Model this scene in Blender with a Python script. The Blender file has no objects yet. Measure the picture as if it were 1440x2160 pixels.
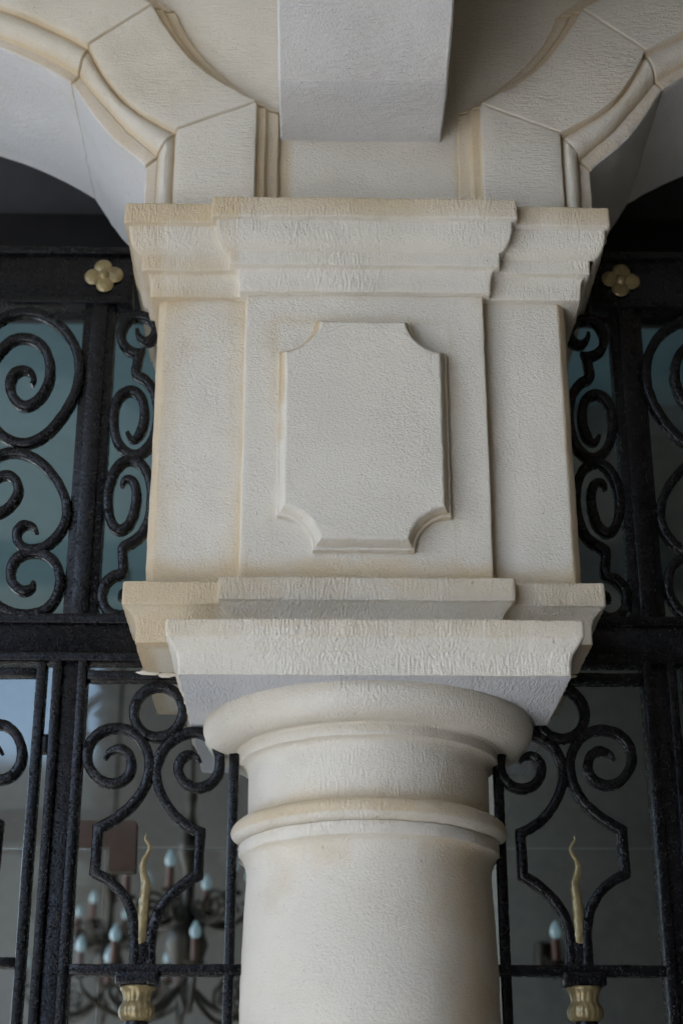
import bpy, bmesh, math, random
from math import radians, sin, cos, pi, sqrt
from mathutils import Vector, Matrix, noise

random.seed(7)
sc = bpy.context.scene
COL = sc.collection

# ------------------------------------------------------------------ camera
F_PX, PITCH, ROLL, YAW = 3443.0, radians(23.366), radians(-0.036), radians(1.005)
CAM = Vector((-0.097, -2.975, 1.549))
FW = Vector((sin(YAW)*cos(PITCH), cos(YAW)*cos(PITCH), sin(PITCH)))
RT0 = Vector((cos(YAW), -sin(YAW), 0.0))
UP0 = RT0.cross(FW)
RT = RT0*cos(ROLL) + UP0*sin(ROLL)
UP = UP0*cos(ROLL) - RT0*sin(ROLL)
cd = bpy.data.cameras.new('camera')
cam = bpy.data.objects.new('camera', cd)
COL.objects.link(cam)
cam.matrix_world = Matrix(((RT.x, UP.x, -FW.x, CAM.x), (RT.y, UP.y, -FW.y, CAM.y), (RT.z, UP.z, -FW.z, CAM.z), (0, 0, 0, 1)))
cd.sensor_fit = 'VERTICAL'; cd.sensor_height = 36.0; cd.sensor_width = 24.0
cd.lens = F_PX/2160.0*36.0
cd.clip_start = 0.05; cd.clip_end = 2000.0
cd.dof.use_dof = True; cd.dof.focus_distance = 3.02; cd.dof.aperture_fstop = 2.8
sc.camera = cam

def at(px, py, Y):
    """photo pixel -> (x, z) on the plane y = Y"""
    d = FW + RT*((px-720)/F_PX) - UP*((py-1080)/F_PX)
    t = (Y-CAM.y)/d.y
    p = CAM + d*t
    return (p.x, p.z)

# ------------------------------------------------------------------ sky, sun, exposure
SUN_EL, SUN_AZ = radians(58), radians(207)      # azimuth: direction towards the sun, counter-clockwise from +x
w = bpy.data.worlds.new('World'); sc.world = w; w.use_nodes = True
nt = w.node_tree; nt.nodes.clear()
sky = nt.nodes.new('ShaderNodeTexSky'); sky.sky_type = 'NISHITA'; sky.sun_disc = False
sky.sun_elevation = SUN_EL; sky.sun_rotation = radians(90) - SUN_AZ
sky.air_density = 1.0; sky.dust_density = 1.5
bg = nt.nodes.new('ShaderNodeBackground'); bg.inputs['Strength'].default_value = 0.13
ow = nt.nodes.new('ShaderNodeOutputWorld')
nt.links.new(sky.outputs[0], bg.inputs[0]); nt.links.new(bg.outputs[0], ow.inputs[0])
sl = bpy.data.lights.new('sun', 'SUN'); sl.energy = 3.2; sl.angle = radians(0.5); sl.color = (1.0, 0.95, 0.88)
so = bpy.data.objects.new('sun', sl); COL.objects.link(so)
to_sun = Vector((cos(SUN_AZ)*cos(SUN_EL), sin(SUN_AZ)*cos(SUN_EL), sin(SUN_EL)))
so.location = (-6, -4, 9); so.rotation_euler = to_sun.to_track_quat('Z', 'Y').to_euler()
sc.view_settings.view_transform = 'Standard'; sc.view_settings.look = 'None'
sc.view_settings.exposure = 2.80; sc.view_settings.gamma = 1.0
sc.view_settings.use_curve_mapping = False
sc.cycles.max_bounces = 10; sc.cycles.diffuse_bounces = 6; sc.cycles.glossy_bounces = 4
sc.cycles.transparent_max_bounces = 12
sc.cycles.sample_clamp_indirect = 4.0
sc.cycles.use_denoising = True

# ------------------------------------------------------------------ materials
def new_mat(name):
    m = bpy.data.materials.new(name); m.use_nodes = True
    n = m.node_tree; n.nodes.clear()
    o = n.nodes.new('ShaderNodeOutputMaterial')
    b = n.nodes.new('ShaderNodeBsdfPrincipled')
    n.links.new(b.outputs[0], o.inputs[0])
    return m, n, b, o

def node(n, t, **kw):
    x = n.nodes.new(t)
    for k, v in kw.items():
        setattr(x, k, v)
    return x

def math_n(n, op, a, b=None, c=None, clamp=False):
    x = n.nodes.new('ShaderNodeMath'); x.operation = op; x.use_clamp = clamp
    for i, v in enumerate((a, b, c)):
        if v is None: continue
        if isinstance(v, (int, float)): x.inputs[i].default_value = v
        else: n.links.new(v, x.inputs[i])
    return x.outputs[0]

def noise_n(n, vec, scale, detail=3.0, rough=0.55, dist=0.0):
    x = n.nodes.new('ShaderNodeTexNoise')
    x.inputs['Scale'].default_value = scale; x.inputs['Detail'].default_value = detail
    x.inputs['Roughness'].default_value = rough; x.inputs['Distortion'].default_value = dist
    n.links.new(vec, x.inputs['Vector'])
    return x.outputs[0]

def mapped(n, vec, s):
    x = n.nodes.new('ShaderNodeMapping'); x.inputs['Scale'].default_value = s
    n.links.new(vec, x.inputs['Vector']); return x.outputs[0]

def ramp(n, fac, p0, p1):
    x = n.nodes.new('ShaderNodeMapRange'); x.interpolation_type = 'SMOOTHSTEP'
    x.inputs['From Min'].default_value = p0; x.inputs['From Max'].default_value = p1
    n.links.new(fac, x.inputs['Value']); return x.outputs[0]

def mix_c(n, fac, a, b):
    x = n.nodes.new('ShaderNodeMix'); x.data_type = 'RGBA'
    if isinstance(fac, (int, float)): x.inputs[0].default_value = fac
    else: n.links.new(fac, x.inputs[0])
    for i, v in ((6, a), (7, b)):
        if isinstance(v, tuple): x.inputs[i].default_value = (*v, 1)
        else: n.links.new(v, x.inputs[i])
    return x.outputs[2]

def stone(name, streak, cream=(0.712, 0.660, 0.552), ochre=(0.61, 0.487, 0.315), streak_amt=0.5, base_wash=0.0, relief=1.0):
    """lime-washed tooled stone; the point attribute 'wash' says where the ochre wash was brushed on"""
    m, n, b, o = new_mat(name)
    g = n.nodes.new('ShaderNodeNewGeometry'); P = g.outputs['Position']
    a = n.nodes.new('ShaderNodeAttribute'); a.attribute_name = 'wash'
    big = noise_n(n, P, 3.1, 4, 0.6, 0.3)
    mid = noise_n(n, P, 13.0, 4, 0.62, 0.4)
    fine = noise_n(n, P, 160.0, 3, 0.6)
    wsh = math_n(n, 'ADD', math_n(n, 'MULTIPLY', a.outputs['Fac'], 1.0), base_wash)
    patch = math_n(n, 'ADD', math_n(n, 'MULTIPLY', big, 0.9), math_n(n, 'MULTIPLY', mid, 0.5))   # mean about .7
    v = math_n(n, 'ADD', wsh, math_n(n, 'SUBTRACT', patch, 0.7))
    wf = ramp(n, v, 0.08, 0.95)
    wf = math_n(n, 'MULTIPLY', wf, math_n(n, 'ADD', 0.72, math_n(n, 'MULTIPLY', fine, 0.5)), clamp=True)
    c0 = mix_c(n, ramp(n, mid, 0.35, 0.75), cream, tuple(x*0.965 for x in cream))
    c1 = mix_c(n, ramp(n, big, 0.30, 0.72), (cream[0]*0.975, cream[1]*0.98, cream[2]*1.01), c0)
    col = mix_c(n, wf, c1, ochre)
    pits = ramp(n, noise_n(n, P, 230.0, 1, 0.4), 0.70, 0.78)
    col = mix_c(n, math_n(n, 'MULTIPLY', pits, 0.35), col, (0.33, 0.27, 0.20))
    n.links.new(col, b.inputs['Base Color'])
    b.inputs['Roughness'].default_value = 0.88
    b.inputs['Specular IOR Level'].default_value = 0.25
    # relief: stucco grain + combed tooling
    warp = n.nodes.new('ShaderNodeVectorMath'); warp.operation = 'MULTIPLY_ADD'
    nz = n.nodes.new('ShaderNodeTexNoise'); nz.inputs['Scale'].default_value = 9.0; nz.inputs['Detail'].default_value = 2
    n.links.new(P, nz.inputs['Vector'])
    n.links.new(nz.outputs['Color'], warp.inputs[0]); warp.inputs[1].default_value = (0.010, 0.010, 0.010); n.links.new(P, warp.inputs[2])
    st = noise_n(n, mapped(n, warp.outputs[0], streak), 1.0, 2.5, 0.55)
    grain = noise_n(n, P, 250.0, 4.0, 0.72)
    lump = noise_n(n, P, 45.0, 2, 0.5)
    reg = ramp(n, noise_n(n, P, 7.0, 2, 0.5), 0.35, 0.62)
    sa = math_n(n, 'MULTIPLY', st, math_n(n, 'MULTIPLY', math_n(n, 'ADD', 0.35, reg), streak_amt*1.25))
    h = math_n(n, 'ADD', math_n(n, 'ADD', math_n(n, 'MULTIPLY', grain, 0.72), sa), math_n(n, 'MULTIPLY', lump, 0.15))
    bp = n.nodes.new('ShaderNodeBump'); bp.inputs['Strength'].default_value = 0.85*relief; bp.inputs['Distance'].default_value = 0.0062
    worn = ramp(n, noise_n(n, P, 5.3, 3, 0.6), 0.30, 0.66)
    h = math_n(n, 'MULTIPLY', h, math_n(n, 'ADD', 0.7, math_n(n, 'MULTIPLY', worn, 0.4)))
    pit2 = ramp(n, noise_n(n, P, 95.0, 2, 0.5), 0.71, 0.80)
    h = math_n(n, 'SUBTRACT', h, math_n(n, 'MULTIPLY', pit2, 0.5))
    n.links.new(h, bp.inputs['Height']); n.links.new(bp.outputs[0], b.inputs['Normal'])
    return m

ST_H = stone('stone_combed_level', (48, 48, 270), streak_amt=0.45)
ST_V = stone('stone_combed_upright', (255, 255, 62), streak_amt=0.62)
ST_F = stone('stone_stippled', (150, 150, 190), streak_amt=0.25)
ST_W = stone('stone_limewash_white', (60, 300, 60), cream=(0.73, 0.71, 0.675), streak_amt=0.4)

ST_U = stone('stone_cool_underlight', (260, 60, 60), cream=(0.66, 0.67, 0.675), streak_amt=0.8)  # no ochre; the cool light from below is put into this colour

def iron(name='black_painted_iron'):
    m, n, b, o = new_mat(name)
    P = n.nodes.new('ShaderNodeNewGeometry').outputs['Position']
    big = noise_n(n, P, 22.0, 4, 0.6)
    rust = ramp(n, noise_n(n, P, 34.0, 5, 0.7), 0.60, 0.74)
    col = mix_c(n, ramp(n, big, 0.35, 0.7), (0.0028, 0.003, 0.0036), (0.006, 0.006, 0.007))
    col = mix_c(n, math_n(n, 'MULTIPLY', rust, 0.35), col, (0.055, 0.036, 0.026))
    n.links.new(col, b.inputs['Base Color'])
    rg = n.nodes.new('ShaderNodeMapRange'); rg.inputs['To Min'].default_value = 0.09; rg.inputs['To Max'].default_value = 0.40
    n.links.new(noise_n(n, P, 90.0, 3, 0.6), rg.inputs['Value']); n.links.new(rg.outputs[0], b.inputs['Roughness'])
    b.inputs['Specular IOR Level'].default_value = 0.28
    vo = n.nodes.new('ShaderNodeTexVoronoi'); vo.inputs['Scale'].default_value = 210.0; n.links.new(P, vo.inputs['Vector'])
    grit = ramp(n, vo.outputs['Distance'], 0.42, 0.05)
    gm = ramp(n, noise_n(n, P, 48.0, 2, 0.5), 0.42, 0.60)
    h = math_n(n, 'ADD', math_n(n, 'MULTIPLY', noise_n(n, P, 170.0, 3, 0.6), 0.6), math_n(n, 'MULTIPLY', math_n(n, 'MULTIPLY', grit, gm), 0.9))
    bp = n.nodes.new('ShaderNodeBump'); bp.inputs['Strength'].default_value = 0.8; bp.inputs['Distance'].default_value = 0.0022
    n.links.new(h, bp.inputs['Height']); n.links.new(bp.outputs[0], b.inputs['Normal'])
    return m
IRON = iron()

def simple(name, col, rough=0.6, metal=0.0, bump=None, var=0.15, spec=0.5):
    m, n, b, o = new_mat(name)
    P = n.nodes.new('ShaderNodeNewGeometry').outputs['Position']
    v = noise_n(n, P, bump[0]*0.35 if bump else 6.0, 4, 0.6)
    c = mix_c(n, ramp(n, v, 0.3, 0.72), tuple(x*(1-var) for x in col), tuple(min(1, x*(1+var)) for x in col))
    n.links.new(c, b.inputs['Base Color'])
    b.inputs['Roughness'].default_value = rough; b.inputs['Metallic'].default_value = metal
    b.inputs['Specular IOR Level'].default_value = spec
    if bump:
        bp = n.nodes.new('ShaderNodeBump'); bp.inputs['Strength'].default_value = 0.7; bp.inputs['Distance'].default_value = bump[1]
        n.links.new(noise_n(n, P, bump[0], 3, 0.6), bp.inputs['Height']); n.links.new(bp.outputs[0], b.inputs['Normal'])
    return m
GOLD = simple('gold_paint', (0.24, 0.19, 0.092), 0.28, 0.35, (120, 0.002), 0.25)
BRONZE = simple('brown_bronze_plate', (0.085, 0.055, 0.038), 0.45, 0.4, (40, 0.0004))
DARKMETAL = simple('dark_chandelier_bronze', (0.035, 0.028, 0.02), 0.4, 0.6, (60, 0.001))
CANDLE = simple('red_candle_sleeve', (0.13, 0.05, 0.035), 0.6)
BLACKTRIM = simple('black_matt_beam', (0.008, 0.008, 0.009), 0.7, 0, (30, 0.0005))
PLASTER = simple('grey_interior_plaster', (0.33, 0.34, 0.345), 0.9, 0, (60, 0.0008), 0.06)
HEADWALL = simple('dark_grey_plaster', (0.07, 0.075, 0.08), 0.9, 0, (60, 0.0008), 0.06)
ROOMCEIL = simple('teal_ceiling_paint', (0.105, 0.19, 0.21), 0.8, 0, (30, 0.0004), 0.05)
SIDEWALL = simple('brown_porch_masonry', (0.10, 0.080, 0.053), 0.9, 0, (40, 0.002), 0.15)
ROOMWALL = simple('beige_interior_plaster', (0.19, 0.184, 0.168), 0.9, 0, (60, 0.0008), 0.08)
PAVING = simple('pale_grey_paving', (0.34, 0.36, 0.385), 0.85, 0, (25, 0.002), 0.10)
PORCHFLOOR = simple('dark_bounce_floor', (0.17, 0.16, 0.145), 0.7, 0, (20, 0.001), 0.15)
FACADE = simple('grey_brown_facade', (0.20, 0.18, 0.15), 0.9, 0, (3, 0.01), 0.2)
CEIL = simple('cream_vault_plaster', (0.34, 0.29, 0.225), 0.9, 0, (60, 0.0008), 0.06)
FLOORIN = simple('dark_floor_boards', (0.10, 0.075, 0.055), 0.4, 0, (12, 0.0005), 0.2)

def glass_mat(name, tint, refl):
    m = bpy.data.materials.new(name); m.use_nodes = True; n = m.node_tree; n.nodes.clear()
    o = n.nodes.new('ShaderNodeOutputMaterial'); mx = n.nodes.new('ShaderNodeMixShader')
    tr = n.nodes.new('ShaderNodeBsdfTransparent'); tr.inputs[0].default_value = (*tint, 1)
    gl = n.nodes.new('ShaderNodeBsdfGlossy'); gl.inputs['Roughness'].default_value = 0.05; gl.inputs['Color'].default_value = (*refl, 1)
    fr = n.nodes.new('ShaderNodeFresnel'); fr.inputs['IOR'].default_value = 1.5
    n.links.new(fr.outputs[0], mx.inputs[0]); n.links.new(tr.outputs[0], mx.inputs[1]); n.links.new(gl.outputs[0], mx.inputs[2])
    n.links.new(mx.outputs[0], o.inputs[0]); return m
GLASS = glass_mat('tinted_shopfront_glass', (0.90, 0.92, 0.91), (0.85, 0.95, 0.97))

def bulb_mat():
    m, n, b, o = new_mat('lit_candle_bulb')
    b.inputs['Base Color'].default_value = (0.35, 0.42, 0.45, 1); b.inputs['Roughness'].default_value = 0.1
    b.inputs['Emission Color'].default_value = (0.55, 0.88, 1.0, 1); b.inputs['Emission Strength'].default_value = 0.018
    return m
BULB = bulb_mat()

# ------------------------------------------------------------------ mesh helpers
def wob(v, amp=1.0):
    """hand-worked unevenness, one field for all the stonework so that neighbours agree"""
    a = noise.noise_vector(v*9.0)*0.0012 + noise.noise_vector(v*38.0)*0.0008 + noise.noise_vector(v*120.0)*0.0009
    c = noise.noise(v*26.0+Vector((3.1, 7.7, 1.3)))
    if c > 0.42: a += noise.noise_vector(v*75.0)*0.0045*min(1.0, (c-0.42)*5)       # small chips and bruises
    return v + a*amp

def link(name, me, mat, parent=None, smooth=True, angle=38):
    ob = bpy.data.objects.new(name, me); COL.objects.link(ob)
    if mat is not None and not me.materials: me.materials.append(mat)
    if smooth:
        me.shade_smooth(); me.set_sharp_from_angle(angle=radians(angle))
    if parent is not None:
        ob.parent = parent
        ob.matrix_parent_inverse = parent.matrix_world.inverted() if parent.type != 'EMPTY' else Matrix.Translation(-parent.location)
    return ob

def mesh(name, verts, faces, mat, parent=None, wash=None, smooth=True, angle=38, wobble=0.0, tri=False):
    if wobble: verts = [wob(Vector(v), wobble) for v in verts]
    me = bpy.data.meshes.new(name); me.from_pydata([tuple(v) for v in verts], [], faces); me.update()
    if wash is not None:
        at_ = me.attributes.new('wash', 'FLOAT', 'POINT'); at_.data.foreach_set('value', list(wash))
    bm = bmesh.new(); bm.from_mesh(me)
    bmesh.ops.recalc_face_normals(bm, faces=bm.faces)
    if tri: bmesh.ops.triangulate(bm, faces=[f for f in bm.faces if len(f.verts) > 4])
    bm.to_mesh(me); bm.free()
    return link(name, me, mat, parent, smooth, angle)

def thing(name, label, cat, loc=(0, 0, 0), group=None):
    o = bpy.data.objects.new(name, None); COL.objects.link(o); o.location = loc
    o.empty_display_size = 0.05
    o['label'] = label; o['category'] = cat
    if group: o['group'] = group
    return o

def struct(o):
    o['kind'] = 'structure'; return o

def box(name, x0, x1, y0, y1, z0, z1, mat, parent=None, bev=0.0015, wobble=0.0, seg=2):
    if x0 > x1: x0, x1 = x1, x0
    bm = bmesh.new(); bmesh.ops.create_cube(bm, size=1.0)
    for v in bm.verts:
        v.co = Vector(((x0+x1)/2+v.co.x*(x1-x0), (y0+y1)/2+v.co.y*(y1-y0), (z0+z1)/2+v.co.z*(z1-z0)))
    if bev: bmesh.ops.bevel(bm, geom=list(bm.edges), offset=bev, segments=seg, affect='EDGES', profile=0.5)
    if wobble:
        bmesh.ops.subdivide_edges(bm, edges=[e for e in bm.edges if e.calc_length() > 0.05], cuts=12, use_grid_fill=True)
        for v in bm.verts: v.co = wob(v.co, wobble)
    me = bpy.data.meshes.new(name); bm.to_mesh(me); bm.free()
    return link(name, me, mat, parent)

def catmull(pts, n=6):
    out = []
    for i in range(len(pts)-1):
        p1, p2 = Vector(pts[i]), Vector(pts[i+1])
        p0 = Vector(pts[i-1]) if i > 0 else p1*2-p2
        p3 = Vector(pts[i+2]) if i+2 < len(pts) else p2*2-p1
        for k in range(n):
            t = k/n
            out.append(0.5*((2*p1)+(p2-p0)*t+(2*p0-5*p1+4*p2-p3)*t*t+(3*p1-p0-3*p2+p3)*t*t*t))
    out.append(Vector(pts[-1])); return out

def resample(pts, n):
    pts = [Vector(p) for p in pts]
    L = [0.0]
    for a, b in zip(pts, pts[1:]): L.append(L[-1]+(b-a).length)
    out = []; j = 0
    for k in range(n):
        s = L[-1]*k/(n-1)
        while j < len(L)-2 and L[j+1] < s: j += 1
        d = L[j+1]-L[j]
        out.append(pts[j].lerp(pts[j+1], (s-L[j])/d if d > 1e-9 else 0))
    return out

def bar(name, pts, width, depth, y, mat, parent, taper=(1.0, 1.0), rough=1.0):
    """flat iron bar bent along pts, a list of (x, z), standing in the plane y"""
    pts = [Vector((p[0], p[1])) for p in pts]
    q = [pts[0]]
    for p in pts[1:]:
        if (p-q[-1]).length > 1e-5: q.append(p)
    pts = q; n = len(pts); V = []; Fc = []
    hw, hd, c = width/2, depth/2, min(width, depth)*0.13
    sec = [(-hw+c, -hd), (hw-c, -hd), (hw, -hd+c), (hw, hd-c), (hw-c, hd), (-hw+c, hd), (-hw, hd-c), (-hw, -hd+c)]
    for i, p in enumerate(pts):
        t0 = (pts[i]-pts[i-1]).normalized() if i > 0 else (pts[1]-pts[0]).normalized()
        t1 = (pts[i+1]-pts[i]).normalized() if i < n-1 else t0
        nn = Vector((-(t0.y+t1.y), t0.x+t1.x))
        nn = nn.normalized() if nn.length > 1e-6 else Vector((-t0.y, t0.x))
        k = 1.0/max(0.55, nn.dot(Vector((-t0.y, t0.x))))
        s = 1.0
        u = i/(n-1)
        if u < 0.05: s = taper[0]+(1-taper[0])*u/0.05
        if u > 0.95: s = min(s, taper[1]+(1-taper[1])*(1-u)/0.05)
        for a, b in sec:
            v = Vector((p.x+nn.x*a*s*k, y+b*(0.5+0.5*s), p.y+nn.y*a*s*k))
            V.append(v+noise.noise_vector(v*60.0)*0.0006*rough+noise.noise_vector(v*190.0)*0.0007*rough)
    for i in range(n-1):
        for j in range(8):
            a = i*8+j; b = i*8+(j+1) % 8
            Fc.append((a, b, b+8, a+8))
    Fc.append(tuple(range(8))); Fc.append(tuple((n-1)*8+j for j in range(8)))
    return mesh(name, V, Fc, mat, parent, angle=50)

def lathe(name, prof, cx, cy, mat, parent, seg=96, wobble=0.0, mod=None, angle=38, washf=None):
    """prof: list of (r, z[, wash])"""
    V = []; Fc = []; W = []
    for p in prof:
        for k in range(seg):
            a = 2*pi*k/seg
            r = p[0]*(mod(a, p[1]) if mod else 1.0)
            V.append(Vector((cx+r*cos(a), cy+r*sin(a), p[1]))); W.append((p[2] if len(p) > 2 else 0.0)+(washf(a, p[1]) if washf else 0.0))
    for i in range(len(prof)-1):
        for k in range(seg):
            a = i*seg+k; b = i*seg+(k+1) % seg
            Fc.append((a, b, b+seg, a+seg))
    return mesh(name, V, Fc, mat, parent, W, wobble=wobble, angle=angle)

def round_prof(pts, r=0.004, n=3):
    """round the corners of a profile; pts are (a, b, wash)"""
    out = [pts[0]]
    for i in range(1, len(pts)-1):
        p, a, b = Vector(pts[i][:2]), Vector(pts[i-1][:2]), Vector(pts[i+1][:2])
        da, db = a-p, b-p
        ra = min(r, da.length*0.45, db.length*0.45)
        ang = da.angle(db) if da.length > 1e-7 and db.length > 1e-7 else pi
        if ang > radians(160) or ra < 0.0005:
            out.append(pts[i]); continue
        s, e = p+da.normalized()*ra, p+db.normalized()*ra
        for k in range(n+1):
            t = k/n
            q = s*(1-t)**2+p*2*t*(1-t)+e*t*t
            out.append((q.x, q.y, pts[i][2]))
    out.append(pts[-1]); return out

def dense(pts, step):
    out = [pts[0]]
    for a, b in zip(pts, pts[1:]):
        L = sqrt((a[0]-b[0])**2+(a[1]-b[1])**2); k = max(1, int(L/step+0.5))
        for i in range(1, k+1):
            t = i/k; out.append(tuple(a[j]*(1-t)+b[j]*t for j in range(3)))
    return out

def offset_loop(plan, d, r=0.005, step=0.008):
    """closed counter-clockwise plan, pushed outwards by d, corners rounded, edges divided by the undisplaced length"""
    n = len(plan); P = [Vector(p) for p in plan]; C = []
    for i in range(n):
        a, p, b = P[i-1], P[i], P[(i+1) % n]
        e0 = (p-a).normalized(); e1 = (b-p).normalized()
        n0 = Vector((e0.y, -e0.x)); n1 = Vector((e1.y, -e1.x))
        m = (n0+n1); m = m/(m.dot(n0)) if m.length > 1e-6 else n0
        C.append(p+m*d)
    out = []; tag = []
    for i in range(n):
        a, p, b = C[i-1], C[i], C[(i+1) % n]
        ea, eb = (a-p), (b-p)
        ra = min(r, ea.length*0.4, eb.length*0.4)
        s, e = p+ea.normalized()*ra, p+eb.normalized()*ra
        for k in range(4):
            t = k/3; out.append(s*(1-t)**2+p*2*t*(1-t)+e*t*t); tag.append(i)
        # straight run to the next corner
        q = C[(i+1) % n]; eq = (p-q)
        c2 = C[(i+2) % n]
        rb = min(r, eq.length*0.4, (c2-q).length*0.4)
        s2 = q+eq.normalized()*rb
        k = max(1, int((P[(i+1) % n]-P[i]).length/step))
        for j in range(1, k): out.append(e.lerp(s2, j/k)); tag.append(-1)
    return out

def sweep(name, plan, prof, mat, parent, r=0.005, wobble=1.0, cap=False, washf=None):
    """prof: (offset, z, wash) from top to bottom; ring after ring"""
    V = []; Fc = []; W = []; m = 0
    for d, z, ws in prof:
        ring = offset_loop(plan, d, r); m = len(ring)
        for p in ring:
            V.append(Vector((p.x, p.y, z)))
            W.append(ws+(washf(p.x, p.y, z) if washf else 0.0))
    for i in range(len(prof)-1):
        for j in range(m):
            a = i*m+j; b = i*m+(j+1) % m
            Fc.append((a, b, b+m, a+m))
    if cap:
        Fc.append(tuple(range(m))); Fc.append(tuple((len(prof)-1)*m+j for j in range(m)))
    return mesh(name, V, Fc, mat, parent, W, wobble=wobble, tri=True)

# ================================================================== SETTING
gnd = mesh('ground', [(-300, -300, 0), (300, -300, 0), (300, 300, 0), (-300, 300, 0)], [(0, 1, 2, 3)], PAVING, smooth=False); struct(gnd)
struct(box('bounce_cutting_floor', -0.9, 3.2, -4.6, 0.9, 0.004, 0.03, PORCHFLOOR, bev=0))  # unseen darker floor added to cut light bounced up at the right
pc = box('porch_ceiling', -3.1, 4.2, -4.6, 6.2, 4.62, 4.9, CEIL, bev=0); struct(pc)
rw = box('porch_side_wall', 3.2, 3.45, -4.6, 6.2, 0.004, 4.62, SIDEWALL, bev=0); struct(rw)
fw_ = box('rear_light_blocker', -1.35, 3.45, -4.85, -4.6, 0.004, 4.9, SIDEWALL, bev=0); struct(fw_)  # unseen wall added behind the viewer to keep out frontal light
struct(box('left_light_blocker', -3.1, -2.9, -1.5, 0.3, 0.004, 4.62, SIDEWALL, bev=0))  # added out of view to block light from the far left
# facade added across the yard to tone down what the glass reflects
struct(box('added_facade', -26, 8, -24, -17, 0.004, 7.2, FACADE, bev=0))
struct(box('added_facade_band', -26, 8, -17.12, -17.0, 3.4, 3.75, CEIL, bev=0))
fl = box('room_floor', -3.0, 3.2, 0.9, 6.0, 0.004, 0.02, FLOORIN, bev=0); struct(fl)
bw = box('room_back_wall', -3.1, 3.2, 6.0, 6.2, 0.004, 4.62, ROOMWALL, bev=0); struct(bw)
# unseen left wall of the room; its opening is added to light the ceiling
for y0, y1, z0, z1 in ((0.3, 1.2, 0.004, 4.62), (5.4, 6.0, 0.004, 4.62), (1.2, 5.4, 0.004, 0.9), (1.2, 5.4, 3.5, 4.62)):
    struct(box('room_side_wall', -3.1, -2.9, y0, y1, z0, z1, ROOMWALL, bev=0))
struct(box('room_ceiling', -2.9, 3.2, 0.98, 6.0, 4.5, 4.6, ROOMCEIL, bev=0))
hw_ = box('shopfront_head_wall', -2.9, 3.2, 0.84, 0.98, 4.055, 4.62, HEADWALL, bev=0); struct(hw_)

# ================================================================== COLUMN
XC = 0.004
col = thing('column', 'round cream stone column with a plain capital and square abacus, centre of the picture', 'column', (XC, 0, 0))
sh = [(0.238, 0.30), (0.2375, 0.8), (0.235, 1.3), (0.2315, 1.65)]
prof = [(0.265, 0.004, .2), (0.265, 0.10, .2), (0.285, 0.13, .2), (0.29, 0.17, .2), (0.28, 0.21, .2), (0.25, 0.235, .2), (0.25, 0.26, .2), (0.238, 0.30, .1)]
lathe('base', prof, XC, 0, ST_F, col, wobble=1)
zs = [0.30+0.02*i for i in range(90)]
def shaft_r(z):
    pts = [(0.30, 0.238), (0.8, 0.2375), (1.3, 0.235), (1.65, 0.2315), (1.863, 0.2285), (1.95, 0.2275), (2.03, 0.225), (2.10, 0.2215), (2.20, 0.221)]
    for a, b in zip(pts, pts[1:]):
        if z <= b[0]: return a[1]+(b[1]-a[1])*(z-a[0])/(b[0]-a[0])
    return 0.221
def shaft_wash(a, z):
    # old wash left in broad upright strokes on the right of the shaft and a patch under the astragal
    d = math.degrees(a) % 360
    w = 0.0
    if 285 < d < 350: w += 0.62*max(0, 1-abs(d-318)/36)
    if 215 < d < 262 and z > 2.03+0.0016*(d-215): w += 0.17
    return w
lathe('shaft', [(shaft_r(z), z, 0.05 if z < 2.0 else 0.12) for z in zs if z < 2.105]+[(0.2212, 2.105, .15), (0.2218, 2.118, .15), (0.2245, 2.130, .15), (0.2295, 2.139, .15), (0.236, 2.143, .15)], XC, 0, ST_F, col, wobble=1, washf=shaft_wash)
ast = [(0.236, 2.143, .15), (0.2375, 2.145, .1), (0.2375, 2.163, .2), (0.236, 2.166, .35)]
for k in range(13):
    a = -pi/2+pi*k/12; ast.append((0.2335+0.0185*cos(a), 2.1862+0.0195*sin(a), 0.15 if k < 5 else 0.5+0.03*k))
ast += [(0.2225, 2.2065, .95)]
lathe('astragal', ast, XC, 0, ST_V, col, wobble=1)
lathe('neck', [(0.2225, 2.2065, .8), (0.2218, 2.214, .62), (0.2215, 2.228, .3), (0.2215, 2.25, .18), (0.2215, 2.27, .12), (0.2215, 2.29, .1), (0.2222, 2.300, .1), (0.2255, 2.308, .1), (0.2315, 2.3125, .1), (0.2365, 2.3135, .1)], XC, 0, ST_V, col, wobble=1, washf=lambda a, z: 0.45*max(0, 1-abs(math.degrees(a) % 360-322)/34))
fil = round_prof([(0.2365, 2.3135, .1), (0.2395, 2.3145, .1), (0.2395, 2.3335, .1), (0.2455, 2.3365, .25)], 0.003)
lathe('fillet', fil, XC, 0, ST_V, col, wobble=1)
ech = [(0.2455, 2.3365, .25)]
for k in range(1, 15):
    a = -pi/2+(pi*0.60)*k/14
    ech.append((0.258+0.0490*cos(a)*1.0, 2.381+0.0480*sin(a), 0.06))
ech += [(0.3040, 2.3955, .15)]
lathe('echinus', ech, XC, 0, ST_V, col, wobble=1)
H = 0.3555
sq = [(-H, -H), (H, -H), (H, H), (-H, H)]
sq = [(x+XC+0.002, y) for x, y in sq]
AB = round_prof([(-0.30, 2.484, .3), (-0.004, 2.484, .5), (0.0, 2.482, .45), (0.0, 2.455, .38), (-0.004, 2.4505, .15), (-0.0065, 2.445, .05), (-0.0125, 2.436, 0), (-0.0185, 2.428, 0), (-0.0215, 2.416, 0), (-0.0225, 2.402, .12), (-0.0225, 2.3915, .1), (-0.0245, 2.3905, 0)], 0.0022)
aba = sweep('abacus', sq, dense(AB, 0.02), ST_V, col, r=0.006)

sweep('underside', sq, dense([(-0.0245, 2.3905, 0), (-0.20, 2.3905, 0)], 0.012), ST_U, aba, r=0.004)

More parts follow.
